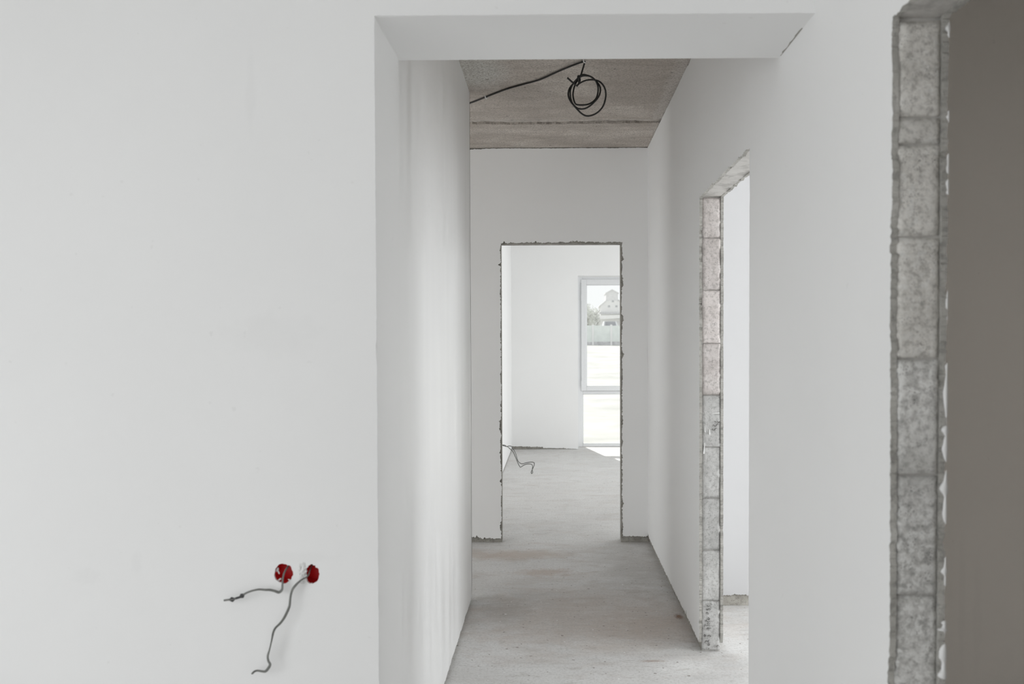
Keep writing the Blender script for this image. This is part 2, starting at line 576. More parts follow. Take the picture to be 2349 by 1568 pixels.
XY = lambda u, v, w: (u, v, w)
ya, yb = 5.474, 5.586
top = wavy(ya, 11)
plate('ceiling_panel', [(-3.7, Y2 - 0.02), (XR + 0.05, Y2 - 0.02)] + top[::-1], [], XY, ZC, ZC + 0.03, ['ceiling', 'ceiling'], ceil)
lo = wavy(yb, 23)
plate('ceiling_panel', lo + [(XR + 0.05, Y3 + 0.02), (-3.7, Y3 + 0.02)], [], XY, ZC, ZC + 0.03, ['ceiling', 'ceiling'], ceil)
lo2 = [(x, y + 0.014 + 0.008 * vnoise(x * 9, 51)) for x, y in wavy(ya, 11)]
hi2 = [(x, y - 0.024 - 0.010 * vnoise(x * 8, 52)) for x, y in wavy(yb, 23)]
plate('joint_filler', lo2 + hi2[::-1], [], XY, ZC + 0.010, ZC + 0.03, ['joint', 'core'], ceil)
plate('joint_backing', [(-3.7, ya - 0.03), (XR + 0.05, ya - 0.03), (XR + 0.05, yb + 0.03), (-3.7, yb + 0.03)], [], XY, ZC + 0.022, ZC + 0.0295, ['joint_dark', 'joint_dark'], ceil)

# ------------------------------------------------------------------ front wall with the header
BX1, BX2, BZ = -0.711, -0.640, 0.842     # the two socket boxes
edge_v = jag((XL, 0.0), (XL, ZH), (-1, 0), 0.0012, 5, 0.03, 0.3)
edge_h = jag((XL, ZH), (XR, ZH), (0, 1), 0.0010, 6, 0.03, 0.3)
outer = [(-3.8, 0.0)] + edge_v[:-1] + [(XL, ZH)] + edge_h[1:-1] + [(XR + 0.02, ZH), (XR + 0.02, ZC + 0.02), (-3.8, ZC + 0.02)]
h1 = ragged_ring(BX1, BZ, 0.0252, 0.13, 31, squash=0.97)
h2 = [p for p in ragged_ring(BX2 + 0.0035, BZ - 0.001, 0.0238, 0.14, 37, squash=0.77)]
h2 = [(max(p[0], BX2 - 0.0120 + 0.002 * vnoise(i * 0.7, 3)), p[1]) for i, p in enumerate(h2)]
bm = bmesh.new()
add_plate(bm, outer, [h1, h2], XZ, Y1, Y1 + 0.007, 0, 0, 0)
c1 = [(BX1 + 0.0305 * math.cos(a * math.pi / 18), BZ + 0.0305 * math.sin(a * math.pi / 18)) for a in range(36)]
c2 = [(BX2 + 0.0305 * math.cos(a * math.pi / 18), BZ + 0.0305 * math.sin(a * math.pi / 18)) for a in range(36)]
plain_outer = [(-3.8, 0), (XL, 0), (XL, ZH), (XR + 0.02, ZH), (XR + 0.02, ZC + 0.02), (-3.8, ZC + 0.02)]
add_plate(bm, plain_outer, [c1, c2], XZ, Y1 + 0.007, Y1 + 0.056, 0, 0, 0)
add_plate(bm, plain_outer, [], XZ, Y1 + 0.056, Y2, 0, 0, 0)
wf = structure(obj('wall_front', bm, 'front'), 'smooth white plastered wall with a wide headed opening')
# plaster crust left around the second box
bm = bmesh.new()
grid = []
for j in range(31):
    row = []
    for i in range(19):
        u, w = i / 18, j / 30
        x, z = BX2 - 0.034 + 0.022 * u, BZ - 0.030 + 0.062 * w
        m = max(0.0, 1 - ((u - 0.55) / 0.5) ** 2) * max(0.0, 1 - ((w - 0.52) / 0.5) ** 2)
        h = 0.0075 * m * (0.55 + 0.9 * noise.noise(Vector((x * 140, z * 140, 3.3))) + 0.5 * noise.noise(Vector((x * 380, z * 380, 1.3)))) - 0.0008
        row.append(bm.verts.new((x, Y1 - h, z)))
    grid.append(row)
for j in range(30):
    for i in range(18):
        bm.faces.new((grid[j][i], grid[j][i + 1], grid[j + 1][i + 1], grid[j + 1][i]))
obj('plaster_crust', bm, 'crust', wf, smooth=False)
# dark hairline strip in the corner where soffit meets the walls
for (xa, xb, ya_, yb_) in ((XR - 0.004, XR + 0.001, Y1 + 0.11, Y2 - 0.02),):
    bm = bmesh.new()
    add_plate(bm, [(xa, ya_)] + [(xa + 0.003 * vnoise(i * 0.6, 9), ya_ + (yb_ - ya_) * i / 20) for i in range(21)] + [(xb, yb_), (xb, ya_)], [], XY, ZH - 0.0006, ZH + 0.001, 0, 0, 0)
    obj('corner_strip', bm, 'core', wf)

# ------------------------------------------------------------------ corridor left wall
zb = jag((Y2 - 0.001, 0.018), (YL, 0.018), (0, 1), 0.006, 41, 0.01, 0.8)
wl = structure(box('wall_left', XL - 0.12, XL - SK, Y2 - 0.01, YL - SK, 0.0, ZC, 'core'), 'white trowelled plaster wall on the left of the corridor')
plate('plaster', zb + jag((YL, 0.02), (YL, ZC), (-1, 0), 0.001, 43, 0.03, 0.2) + jag((YL, ZC), (Y2, ZC), (0, -1), 0.004, 44, 0.02, 0.6),
      [], YZ, XL, XL - SK, ['streak', 'streak'], wl)
plate('plaster', [(XL - 0.12, 0.03), (XL, 0.03), (XL, ZC), (XL - 0.12, ZC)], [], XZ, YL - SK, YL - 0.0002, ['white', 'white'], wl)
core = [(Y2, 0), (2.9, 0), (2.9, 2.4), (4.5, 2.4), (4.5, 0), (Y3, 0), (Y3, ZC), (Y2, ZC)]
structure(plate('wall_left_room_left', core, [], YZ, -3.8, -3.7, ['matt_white', 'matt_white']))

# ------------------------------------------------------------------ right wall with two openings
YN = -2.65
core = [(YN, 0), (YQ - 0.01, 0), (YQ - 0.01, ZD3), (YP + 0.012, ZD3), (YP + 0.012, 0),
        (YK - 0.010, 0), (YK - 0.010, ZD2), (YJ + 0.012, ZD2), (YJ + 0.012, 0), (Y3 + 0.02, 0), (Y3 + 0.02, ZC), (YN, ZC)]
wr = structure(plate('wall_right', core, [], YZ, XR + SK, XR + T - SK, ['core', 'lintel']),
               'white plastered block wall with two rough door openings')


def comb(seed, amp, zbot=0.045):
    o = [(YN, 0.03), (YQ, 0.03)]
    o += jag((YQ, 0.03), (YQ, ZD3), (-1, 0), 0.004, seed + 1)[1:-1]
    o += jag((YQ, ZD3 - 0.002), (YP, ZD3 - 0.002), (0, 1), 0.006, seed + 2)
    o += jag((YP, ZD3 - 0.004), (YP, 0.04), (1, 0), amp, seed + 3, 0.009)[1:]
    o += jag((YP, 0.04), (YK, 0.035), (0, 1), 0.008, seed + 4)[1:-1]
    o += jag((YK, 0.03), (YK, ZD2 - 0.01), (-1, 0), 0.0035, seed + 5, 0.02, 0.3)
    o += jag((YK, ZD2 - 0.003), (YJ, ZD2 - 0.003), (0, 1), 0.007, seed + 6, 0.008)
    o += jag((YJ, ZD2 - 0.006), (YJ, 0.09), (1, 0), amp, seed + 7, 0.008)[1:]
    o += jag((YJ + 0.01, zbot), (Y3, zbot), (0, 1), 0.011, seed + 8, 0.01)
    o += jag((Y3, zbot + 0.002), (Y3, ZC - 0.002), (-1, 0), 0.0012, seed + 9)[1:]
    o += jag((Y3, ZC - 0.003), (YN, ZC - 0.003), (0, -1), 0.004, seed + 10, 0.02, 0.6)[1:]
    return o


plate('plaster', comb(100, 0.0065), [], YZ, XR, XR + SK, ['white', 'edge'], wr, (0, 1, 1))
plate('plaster', comb(200, 0.0075), [], YZ, XR + T - SK, XR + T, ['white', 'edge'], wr, (1, 1, 0))


def block(parent, xa, xb, yf, za, zb, mat, seed, depth=0.07, rough=0.0022):
    """one masonry block: rough, worn face towards the opening (-Y)"""
    bm = bmesh.new()
    nx, nz = 10, max(4, int((zb - za) / 0.010))
    rows = []
    for j in range(nz + 1):
        row = []
        for i in range(nx + 1):
            u, w = i / nx, j / nz
            x, z = xa + (xb - xa) * u, za + (zb - za) * w
            n = noise.noise(Vector((x * 60, z * 60, seed * 3.7))) + 0.6 * noise.noise(Vector((x * 170, z * 170, seed * 1.3)))
            y = yf + rough * n
            e = min(i, nx - i, j, nz - j)
            if e == 0:
                y += 0.0045 + 0.002 * noise.noise(Vector((x * 90, z * 90, seed)))
                z += 0.0016 * noise.noise(Vector((x * 70, 5.5, seed + z * 9)))
            row.append(bm.verts.new((x, y, z)))
        rows.append(row)
    for j in range(nz):
        for i in range(nx):
            bm.faces.new((rows[j][i], rows[j][i + 1], rows[j + 1][i + 1], rows[j + 1][i]))
    ring = rows[0][:] + [r[-1] for r in rows[1:]] + rows[-1][-2::-1] + [r[0] for r in rows[-2:0:-1]]
    back = [bm.verts.new((v.co.x, yf + depth, v.co.z)) for v in ring]
    for i in range(len(ring)):
        k = (i + 1) % len(ring)
        bm.faces.new((ring[k], ring[i], back[i], back[k]))
    bm.faces.new(back[::-1])
    bmesh.ops.recalc_face_normals(bm, faces=bm.faces[:])
    return obj('block', bm, mat, parent, smooth=True)


xa, xb = XR + SK + 0.001, XR + T - SK - 0.001
rnd = random.Random(4)
pillar = [2.088, 1.895, 1.841, 1.657, 1.413, 1.179, 0.935, 0.694, 0.455, 0.215, 0.004]
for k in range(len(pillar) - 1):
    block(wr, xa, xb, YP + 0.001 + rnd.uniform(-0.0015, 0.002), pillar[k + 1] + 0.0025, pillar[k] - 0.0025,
          'block_warm_lit' if k < 4 else 'block_mottled', 10 + k)
jamb = [2.113, 1.926, 1.685, 1.439, 1.199, 0.957, 0.718, 0.475, 0.238, 0.004]
blocks = []
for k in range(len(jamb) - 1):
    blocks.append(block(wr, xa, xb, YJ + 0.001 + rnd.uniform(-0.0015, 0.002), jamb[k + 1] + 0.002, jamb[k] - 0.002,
                        'block_pink_lit' if k < 4 else 'block', 40 + k, rough=0.0018))

# pencilled writing on two of the blocks (strokes in fifths of a millimetre)
U = 1.0 / (9.8 * 494.0)
BLOCK_A = [[(525, 745), (575, 768)], [(598, 742), (618, 782), (636, 765), (656, 738)],
           [(505, 815), (522, 845), (555, 858), (578, 840), (590, 805), (625, 812)],
           [(488, 905), (490, 940), (515, 948), (540, 925), (548, 900), (585, 908)], [(545, 915), (540, 955)]]
BLOCK_B = [[(308, 475), (304, 432), (330, 425), (350, 445), (345, 475)], [(308, 345), (318, 380), (345, 365), (360, 340), (390, 350), (395, 375)],
           [(328, 268), (340, 300), (375, 285), (400, 290)], [(398, 215), (415, 245), (440, 250)],
           [(355, 540), (382, 575), (350, 600), (330, 580)], [(285, 640), (300, 605), (322, 612), (318, 645)],
           [(330, 640), (385, 632)], [(330, 690), (350, 665), (388, 690)], [(262, 765), (262, 720), (290, 712), (300, 740)],
           [(312, 735), (345, 715), (385, 722)], [(305, 802), (350, 795), (418, 783)], [(345, 765), (348, 835)],
           [(245, 965), (258, 935), (285, 935), (290, 962), (262, 985)], [(345, 985), (345, 955), (372, 945), (400, 955), (398, 985)],
           [(180, 1032), (205, 1020), (228, 1030)], [(282, 1118), (285, 1085), (315, 1075), (345, 1095), (372, 1050)],
           [(350, 1128), (385, 1150), (365, 1180), (335, 1168)], [(350, 1265), (372, 1240)],
           [(545, 1215), (555, 1175), (590, 1185), (600, 1215)]]
for blk, strokes, ox, oz in ((blocks[4], BLOCK_A, 0.6366, 1.2316), (blocks[8], BLOCK_B, 0.6456, 0.2740)):
    for s in strokes:
        bm = bmesh.new()
        yy = YJ - 0.0012
        sweep(bm, [(ox + x * U, yy, oz - z * U) for x, z in s], 0.0009, 0.0030, seg=6, sub=4)
        obj('pencil_stroke', bm, 'pencil', blk)
for pts, w in (([(258, 845), (262, 915), (268, 990)], 0.0022), ([(362, 925), (366, 985), (368, 1042)], 0.0034),
               ([(255, 1228), (252, 1330), (240, 1430), (236, 1475)], 0.0032), ([(430, 572), (510, 566), (590, 560)], 0.0030)):
    bm = bmesh.new()
    sweep(bm, [(0.6466 + x * U, YJ - 0.0012, 1.2316 - z * U) for x, z in pts], lambda t, w=w: w * (0.45 + 0.75 * t), 0.0032, seg=8)
    obj('plaster_drip', bm, 'drip', blocks[4])

# white plaster squeezed out along the far lip of the nearest jamb
for k, (z, h, w) in enumerate(((2.066, 0.016, 0.007), (1.895, 0.012, 0.004), (1.80, 0.022, 0.004), (1.755, 0.016, 0.005), (1.52, 0.030, 0.003),
                               (1.345, 0.060, 0.006), (1.245, 0.040, 0.008), (1.135, 0.055, 0.008), (0.985, 0.030, 0.005), (0.872, 0.014, 0.009), (0.80, 0.040, 0.011))):
    bm = bmesh.new()
    n = 18
    ring_a, ring_b = [], []
    for i in range(n + 1):
        t = i / n
        zz = z - h + 2 * h * t
        ww = w * (math.sin(math.pi * t) ** 0.5) * (0.75 + 0.5 * vnoise(t * 6 + k, 71)) + 0.0004
        ring_a.append([bm.verts.new((XR + T + 0.0012 - q[0] * ww * 1.7, YP - 0.0015 - q[1] * ww * 0.7, zz)) for q in ((0, 0), (-0.05, 1), (0.5, 1.25), (0.95, 0.7), (1, 0))])
    for r0, r1 in zip(ring_a, ring_a[1:]):
        for i in range(5):
            bm.faces.new((r0[i], r0[(i + 1) % 5], r1[(i + 1) % 5], r1[i]))
    bm.faces.new(ring_a[0][::-1])
    bm.faces.new(ring_a[-1])
    bmesh.ops.recalc_face_normals(bm, faces=bm.faces[:])
    obj('plaster_lump', bm, 'white', wr, smooth=True)

# ------------------------------------------------------------------ wall at the end of the corridor
core = [(-3.8, 0), (DXL + 0.004, 0), (DXL + 0.004, ZDD - 0.006), (DXR - 0.006, ZDD - 0.006), (DXR - 0.006, 0), (3.8, 0), (3.8, ZC), (-3.8, ZC)]
we = structure(plate('wall_far', core, [], XZ, Y3 + SK, Y3 + 0.115 - SK, ['core', 'core']), 'plain plastered wall with a rough open doorway')


def gate(seed, amp, ztop, xl, xr, DXL=DXL, DXR=DXR + 0.002, ZDD=ZDD + 0.002):
    o = jag((xl, 0.045), (DXL - 0.002, 0.030), (0, 1), 0.010, seed + 1, 0.012)
    o += jag((DXL, 0.04), (DXL, ZDD), (-1, 0), amp, seed + 2, 0.009)[1:]
    o += jag((DXL, ZDD + 0.001), (DXR, ZDD + 0.003), (0, 1), amp * 1.25, seed + 3, 0.009)[1:]
    o += jag((DXR, ZDD), (DXR, 0.045), (1, 0), amp, seed + 4, 0.009)[1:]
    o += jag((DXR + 0.002, 0.045), (xr, 0.045), (0, 1), 0.010, seed + 5, 0.012)
    o += [(xr, ztop)]
    o += jag((xr, ztop), (xl, ztop), (0, -1), 0.004, seed + 6, 0.02, 0.7)[1:]
    return o


plate('plaster', gate(300, 0.0085, ZC - 0.004, -3.7, XR), [], XZ, Y3, Y3 + SK, ['white', 'edge'], we)
plate('plaster', gate(330, 0.006, ZC, XF, 3.7), [], XZ, Y3 + 0.115 - SK, Y3 + 0.115, ['white', 'edge'], we)

# ------------------------------------------------------------------ far room
wfl = structure(box('wall_far_room_left', XF - 0.12, XF - SK, Y3 + 0.11, YB + 0.02, 0, ZC, 'core'), 'bright white wall in the far room')
plate('plaster', jag((Y3 + 0.11, 0.012), (YB, 0.012), (0, 1), 0.004, 401, 0.03) + [(YB, ZC), (Y3 + 0.11, ZC)], [], YZ, XF, XF - SK, ['white', 'edge'], wfl)
WXL, WXR, WZ = 0.328, 1.62, 2.329
core = [(XF - 0.12, 0), (WXL, 0), (WXL, WZ), (WXR, WZ), (WXR, 0), (3.8, 0), (3.8, ZC), (XF - 0.12, ZC)]
wfb = structure(plate('wall_far_room_back', core, [], XZ, YB + SK, YW, ['core', 'white']), 'white wall holding a tall window')
plate('plaster', jag((XF, 0.040), (-0.15, 0.030), (0, 1), 0.008, 402, 0.02) + jag((-0.14, 0.018), (WXL, 0.004), (0, 1), 0.006, 403, 0.02)
      + [(WXL, WZ), (WXR, WZ), (WXR, 0.01), (3.7, 0.03), (3.7, ZC), (XF, ZC)], [], XZ, YB, YB + SK, ['white', 'white'], wfb)
core = [(Y3 + 0.1, 0), (7.6, 0), (7.6, 2.35), (10.8, 2.35), (10.8, 0), (YW, 0), (YW, ZC), (Y3 + 0.1, ZC)]
structure(plate('wall_far_room_right', core, [], YZ, 3.6, 3.8, ['matt_white', 'matt_white']))

# tall window: fixed light below, opening sash above
win = empty('window_1', (0.95, 12.03, 0.0))
structure(win, 'tall white plastic window with a sash above a fixed pane')
FY0, FY1 = 11.985, 12.055


def bar(name, x0, x1, z0, z1, y0=FY0, y1=FY1, mat='frame', bev=0.006, parent=None):
    return box(name, x0, x1, y0, y1, z0, z1, mat, parent or win, bev)


bar('frame_stile', 0.300, 0.400, 0.0, 2.36)
bar('frame_stile', 1.52, 1.62, 0.0, 2.36)
bar('frame_head', 0.400, 1.52, 2.29, 2.36)
bar('frame_sill', 0.400, 1.52, 0.0, 0.035)
bar('transom', 0.400, 1.52, 0.728, 0.775)
sy0, sy1 = FY0 - 0.016, FY1 - 0.02
bar('sash_stile', 0.378, 0.452, 0.770, 2.300, sy0, sy1)
bar('sash_stile', 1.468, 1.54, 0.770, 2.300, sy0, sy1)
bar('sash_rail', 0.452, 1.468, 2.226, 2.300, sy0, sy1)
bar('sash_rail', 0.452, 1.468, 0.770, 0.828, sy0, sy1)
for (x0, x1, z0, z1) in ((0.452, 1.468, 0.828, 2.226), (0.400, 1.52, 0.035, 0.728)):
    pane = box('pane', x0 - 0.004, x1 + 0.004, 12.018, 12.022, z0 - 0.004, z1 + 0.004, 'glass', win)
    for (a, b, c, d) in ((x0, x0 + 0.010, z0, z1), (x1 - 0.010, x1, z0, z1), (x0, x1, z1 - 0.010, z1), (x0, x1, z0, z0 + 0.010)):
        box('glazing_bead', a, b, 12.002, 12.017, c, d, 'frame', pane, 0.002)
for (a, b, c, d) in ((0.4015, 0.404, 0.83, 2.25), (0.41, 1.5, 0.7655, 0.7685)):
    box('gasket', a - 0.026, b - 0.024, sy0 - 0.001, sy0 + 0.004, c, d, 'gasket', win)
for z in (0.86, 2.05):
    bm = bmesh.new()
    bmesh.ops.create_cone(bm, cap_ends=True, segments=12, radius1=0.008, radius2=0.008, depth=0.09,
                          matrix=Matrix.Translation((0.385, sy0 - 0.006, z)))
    obj('hinge', bm, 'frame', win, smooth=False)

# ------------------------------------------------------------------ right-hand room
core = [(XR + T - 0.02, 0), (1.7, 0), (1.7, 2.4), (4.3, 2.4), (4.3, 0), (4.7, 0), (4.7, ZC), (XR + T - 0.02, ZC)]
wrr = structure(plate('wall_right_room_back', core, [], XZ, 4.752 + SK, 4.87, ['core', 'core']), 'white wall seen through the right-hand opening')
plate('plaster', jag((XR + T - 0.02, 0.062), (1.7, 0.058), (0, 1), 0.010, 501, 0.008) + [(1.7, 2.4), (4.3, 2.4), (4.3, 0.05), (4.6, 0.05), (4.6, ZC), (XR + T - 0.02, ZC)], [], XZ, 4.752, 4.752 + SK, ['white_darkened', 'edge'], wrr)
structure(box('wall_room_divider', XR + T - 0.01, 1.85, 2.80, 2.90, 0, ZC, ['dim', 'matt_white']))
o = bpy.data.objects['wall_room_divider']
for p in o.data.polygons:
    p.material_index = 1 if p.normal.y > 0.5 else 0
core = [(-0.5, 0), (1.0, 0), (1.0, 2.45), (4.4, 2.45), (4.4, 0), (4.87, 0), (4.87, ZC), (-0.5, ZC)]
structure(plate('wall_right_room_right', core, [], YZ, 4.6, 4.7, ['matt_white', 'matt_white']))
structure(box('wall_right_room_front', 1.75, 4.7, -0.5, -0.4, 0, ZC, 'matt_white'))
# closed little room beside the camera
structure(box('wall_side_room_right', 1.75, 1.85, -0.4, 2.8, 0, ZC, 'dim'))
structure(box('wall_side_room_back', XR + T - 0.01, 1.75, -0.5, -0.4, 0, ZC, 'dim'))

# ------------------------------------------------------------------ room around the camera
core = [(-3.8, 0), (-3.5, 0), (-3.5, 2.4), (-0.3, 2.4), (-0.3, 0), (XR + T, 0), (XR + T, ZC), (-3.8, ZC)]
structure(plate('wall_back', core, [], XZ, -2.70, -2.60, ['matt_white', 'matt_white']))
core = [(-2.7, 0), (-1.9, 0), (-1.9, 2.4), (0.5, 2.4), (0.5, 0), (Y1, 0), (Y1, ZC), (-2.7, ZC)]
structure(plate('wall_camera_room_left', core, [], YZ, -3.8, -3.7, ['matt_white', 'matt_white']))

# ------------------------------------------------------------------ socket boxes and their cables
def socket_box(cx, cz, label):
    root = tag(empty('socket_box', (cx, Y1 + 0.054, cz)), label, 'electrical box')
    bm = bmesh.new()
    n = 32
    rings = []
    for (r, y) in ((0.0298, Y1 + 0.0075), (0.0298, Y1 + 0.054), (0.0, Y1 + 0.054)):
        rings.append([bm.verts.new((cx + r * math.cos(2 * math.pi * k / n), y, cz + r * math.sin(2 * math.pi * k / n))) for k in range(n)] if r else None)
    for (r, y) in ((0.0280, Y1 + 0.0075), (0.0272, Y1 + 0.051)):
        rings.append([bm.verts.new((cx + r * math.cos(2 * math.pi * k / n), y, cz + r * math.sin(2 * math.pi * k / n))) for k in range(n)])
    o0, o1, _, i0, i1 = rings
    for k in range(n):
        q = (k + 1) % n
        bm.faces.new((o0[k], o0[q], o1[q], o1[k]))
        bm.faces.new((i0[q], i0[k], i1[k], i1[q]))
        bm.faces.new((o0[q], o0[k], i0[k], i0[q]))
    bm.faces.new(o1)
    bm.faces.new(i1[::-1])
    bmesh.ops.recalc_face_normals(bm, faces=bm.faces[:])
    obj('cup', bm, 'red', root)
    for s in (-1, 1):
        bm = bmesh.new()
        bmesh.ops.create_cone(bm, cap_ends=True, segments=12, radius1=0.0034, radius2=0.0034, depth=0.030,
                              matrix=Matrix.Translation((cx + s * 0.0245, Y1 + 0.030, cz)) @ Matrix.Rotation(math.pi / 2, 4, 'X'))
        obj('screw_post', bm, 'red', root)
    return root


sb1 = socket_box(BX1, BZ, 'fully open round red socket box whose cable bends sideways, in the white wall')
sb2 = socket_box(BX2, BZ, 'round red socket box half buried in plaster, with the longer hanging cable')
rnd = random.Random(3)
for (dx, dz, sx, sz, ph) in ((-0.020, 0.008, 0.0035, 0.0065, 0.4), (-0.0165, 0.0005, 0.0022, 0.0050, -0.3), (-0.015, -0.0185, 0.0062, 0.0026, -0.6), (0.012, -0.0195, 0.005, 0.0022, 0.4)):
    bm = bmesh.new()
    bmesh.ops.create_icosphere(bm, subdivisions=2, radius=1.0)
    rot = Matrix.Rotation(ph, 3, 'Y')
    for v in bm.verts:
        d = 1 + 0.3 * noise.noise(v.co * 2 + Vector((dx * 900, 0, 0)))
        p = rot @ Vector((v.co.x * sx * d, v.co.y * 0.002, v.co.z * sz * d))
        v.co = p + Vector((BX1 + dx, Y1 + 0.010, BZ + dz))
    obj('plaster_smear', bm, 'drip', sb1, smooth=True)

# cable paths in units of the sketch grid, 4.78 units per pixel at 880 px per metre
S = 1.0 / (4.781 * 880.0)
OX, OZ = BX1 - 818 * S, BZ + 358 * S
W1 = [(862, 262, -0.045), (850, 285, -0.018), (832, 335, 0.004), (820, 400, 0.010), (818, 465, 0.013), (815, 515, 0.015), (785, 545, 0.017), (740, 530, 0.018),
      (690, 515, 0.020), (640, 512, 0.022), (575, 505, 0.024), (510, 515, 0.026), (450, 535, 0.027), (410, 558, 0.027), (370, 585, 0.026),
      (320, 602, 0.025), (275, 616, 0.024), (230, 622, 0.022), (182, 631, 0.020)]
W2 = [(1088, 290, -0.040), (1090, 340, -0.015), (1086, 382, 0.004), (1035, 408, 0.012), (985, 450, 0.016), (940, 505, 0.018), (920, 560, 0.019), (911, 620, 0.020),
      (904, 690, 0.021), (880, 752, 0.022), (846, 820, 0.023), (800, 882, 0.024), (755, 925, 0.025), (731, 972, 0.026), (716, 1040, 0.026),
      (700, 1110, 0.026), (682, 1180, 0.026), (666, 1240, 0.026), (672, 1290, 0.026), (690, 1330, 0.026), (672, 1370, 0.027), (640, 1403, 0.028),
      (600, 1402, 0.028), (555, 1395, 0.028), (520, 1406, 0.027), (490, 1435, 0.025)]


def wall_cable(name, path, label, wide, thick, twist):
    root = tag(empty(name, (OX + path[0][0] * S, Y1, OZ - path[0][1] * S)), label, 'cable')
    bm = bmesh.new()
    sweep(bm, [(OX + x * S, Y1 - d, OZ - z * S) for x, z, d in path], wide, thick, seg=10, twist=twist, sub=8)
    obj('sheath', bm, 'cable_grey', root, smooth=True)
    return root


def at_path(path, k):
    return [(OX + x * S, Y1 - d, OZ - z * S) for x, z, d in path[k[0]:k[1]]]


w1 = wall_cable('wall_cable', W1, 'short grey cable bending sideways out of the open red box, taped end',
                lambda t: 0.0046 * (1 - 0.42 * min(1, max(0, (t - 0.3) * 4))), 0.0023, lambda t: 0.5 + 1.6 * t)
bm = bmesh.new()
sweep(bm, at_path(W1, (13, 16)), lambda t: 0.0030 + 0.0034 * math.sin(math.pi * min(1, t * 1.6 + 0.1)) ** 2, 0.0028, seg=10)
obj('tape', bm, 'cable_tape', w1, smooth=True)
bm = bmesh.new()
sweep(bm, at_path(W1, (15, 19)), lambda t: 0.0018 + 0.0050 * math.exp(-((t - 0.32) / 0.17) ** 2), 0.0022, seg=10)
obj('tape', bm, 'cable_tape', w1, smooth=True)
w2 = wall_cable('wall_cable', W2, 'long grey twisted flat cable drooping from the half-buried red box',
                lambda t: 0.0033 + 0.0026 * max(math.exp(-((t - 0.15) / 0.06) ** 2), 0.8 * math.exp(-((t - 0.62) / 0.14) ** 2)),
                0.0019, lambda t: 0.2 + 6.5 * t)

# ------------------------------------------------------------------ ceiling cable with its coil
CZ_ = ZC - 0.005
cc = tag(empty('ceiling_cable', (0.157, 4.32, ZC)), 'black cable clipped along the concrete ceiling, ending in a hanging coil', 'cable')
bm = bmesh.new()
sweep(bm, [(-1.2, 5.75, CZ_), (-0.80, 5.42, CZ_), (-0.477, 5.067, CZ_), (-0.382, 4.952, CZ_), (-0.258, 4.801, CZ_), (-0.159, 4.706, CZ_ - 0.001),
           (-0.064, 4.615, CZ_ - 0.002), (0.027, 4.484, CZ_ - 0.002), (0.092, 4.394, CZ_ - 0.003), (0.150, 4.325, CZ_ - 0.003)], 0.0046, 0.0046, seg=10)
obj('run', bm, 'cable_black', cc, smooth=True)
K = 1.0 / (9.8 * 461.0)
HANG = [(612, 195), (600, 240), (560, 370), (520, 490)]
LOOPS = HANG + [(450, 590), (400, 690), (365, 800), (345, 930), (360, 1050), (400, 1145), (480, 1166), (600, 1158), (700, 1130), (800, 1068), (872, 980),
                (905, 860), (905, 740), (860, 630), (770, 548), (650, 508), (540, 500), (440, 585), (345, 690), (292, 800), (286, 900), (297, 1000), (340, 1105),
                (430, 1200), (540, 1232), (650, 1216), (760, 1150), (872, 1040), (938, 930), (958, 800), (925, 700), (850, 600), (745, 505), (640, 480), (540, 492),
                (440, 572), (340, 680), (272, 780), (243, 880), (250, 980), (300, 1080), (370, 1160), (440, 1230), (530, 1312), (640, 1366), (760, 1358), (880, 1308),
                (985, 1215), (1050, 1095), (1080, 930), (1055, 780), (970, 655), (850, 592), (720, 576), (600, 592), (490, 645), (430, 705)]
pts = []
for i, (x, z) in enumerate(LOOPS):
    y = 4.33 + 0.012 * math.sin(i * 0.55) + 0.0004 * i
    pts.append((0.157 + (x - 605) * K, y, CZ_ - (z - 195) * K))
bm = bmesh.new()
sweep(bm, pts, 0.0042, 0.0042, seg=8, sub=5)
obj('coil', bm, 'cable_black', cc, smooth=True)
bm = bmesh.new()
sweep(bm, [(0.157 + (x - 605) * K, y, CZ_ - (z - 195) * K) for x, z, y in ((470, 650, 4.335), (455, 560, 4.318), (475, 520, 4.33), (505, 590, 4.35), (455, 690, 4.352),
            (410, 720, 4.335), (380, 710, 4.318), (320, 668, 4.315), (215, 582, 4.31))], 0.0043, 0.0043, seg=8)
obj('free_end', bm, 'cable_black', cc, smooth=True)
for (x, y, ang) in ((0.157, 4.325, 0.9), (-0.375, 4.945, 0.9)):
    bm = bmesh.new()
    dx, dy = math.cos(ang) * 0.010, math.sin(ang) * 0.010
    sweep(bm, [(x - dx, y - dy, ZC), (x - dx * 0.8, y - dy * 0.8, CZ_ - 0.005), (x, y, CZ_ - 0.0085), (x + dx * 0.8, y + dy * 0.8, CZ_ - 0.005), (x + dx, y + dy, ZC)], 0.0030, 0.0016, seg=8)
    obj('clip', bm, 'drip', cc, smooth=True)

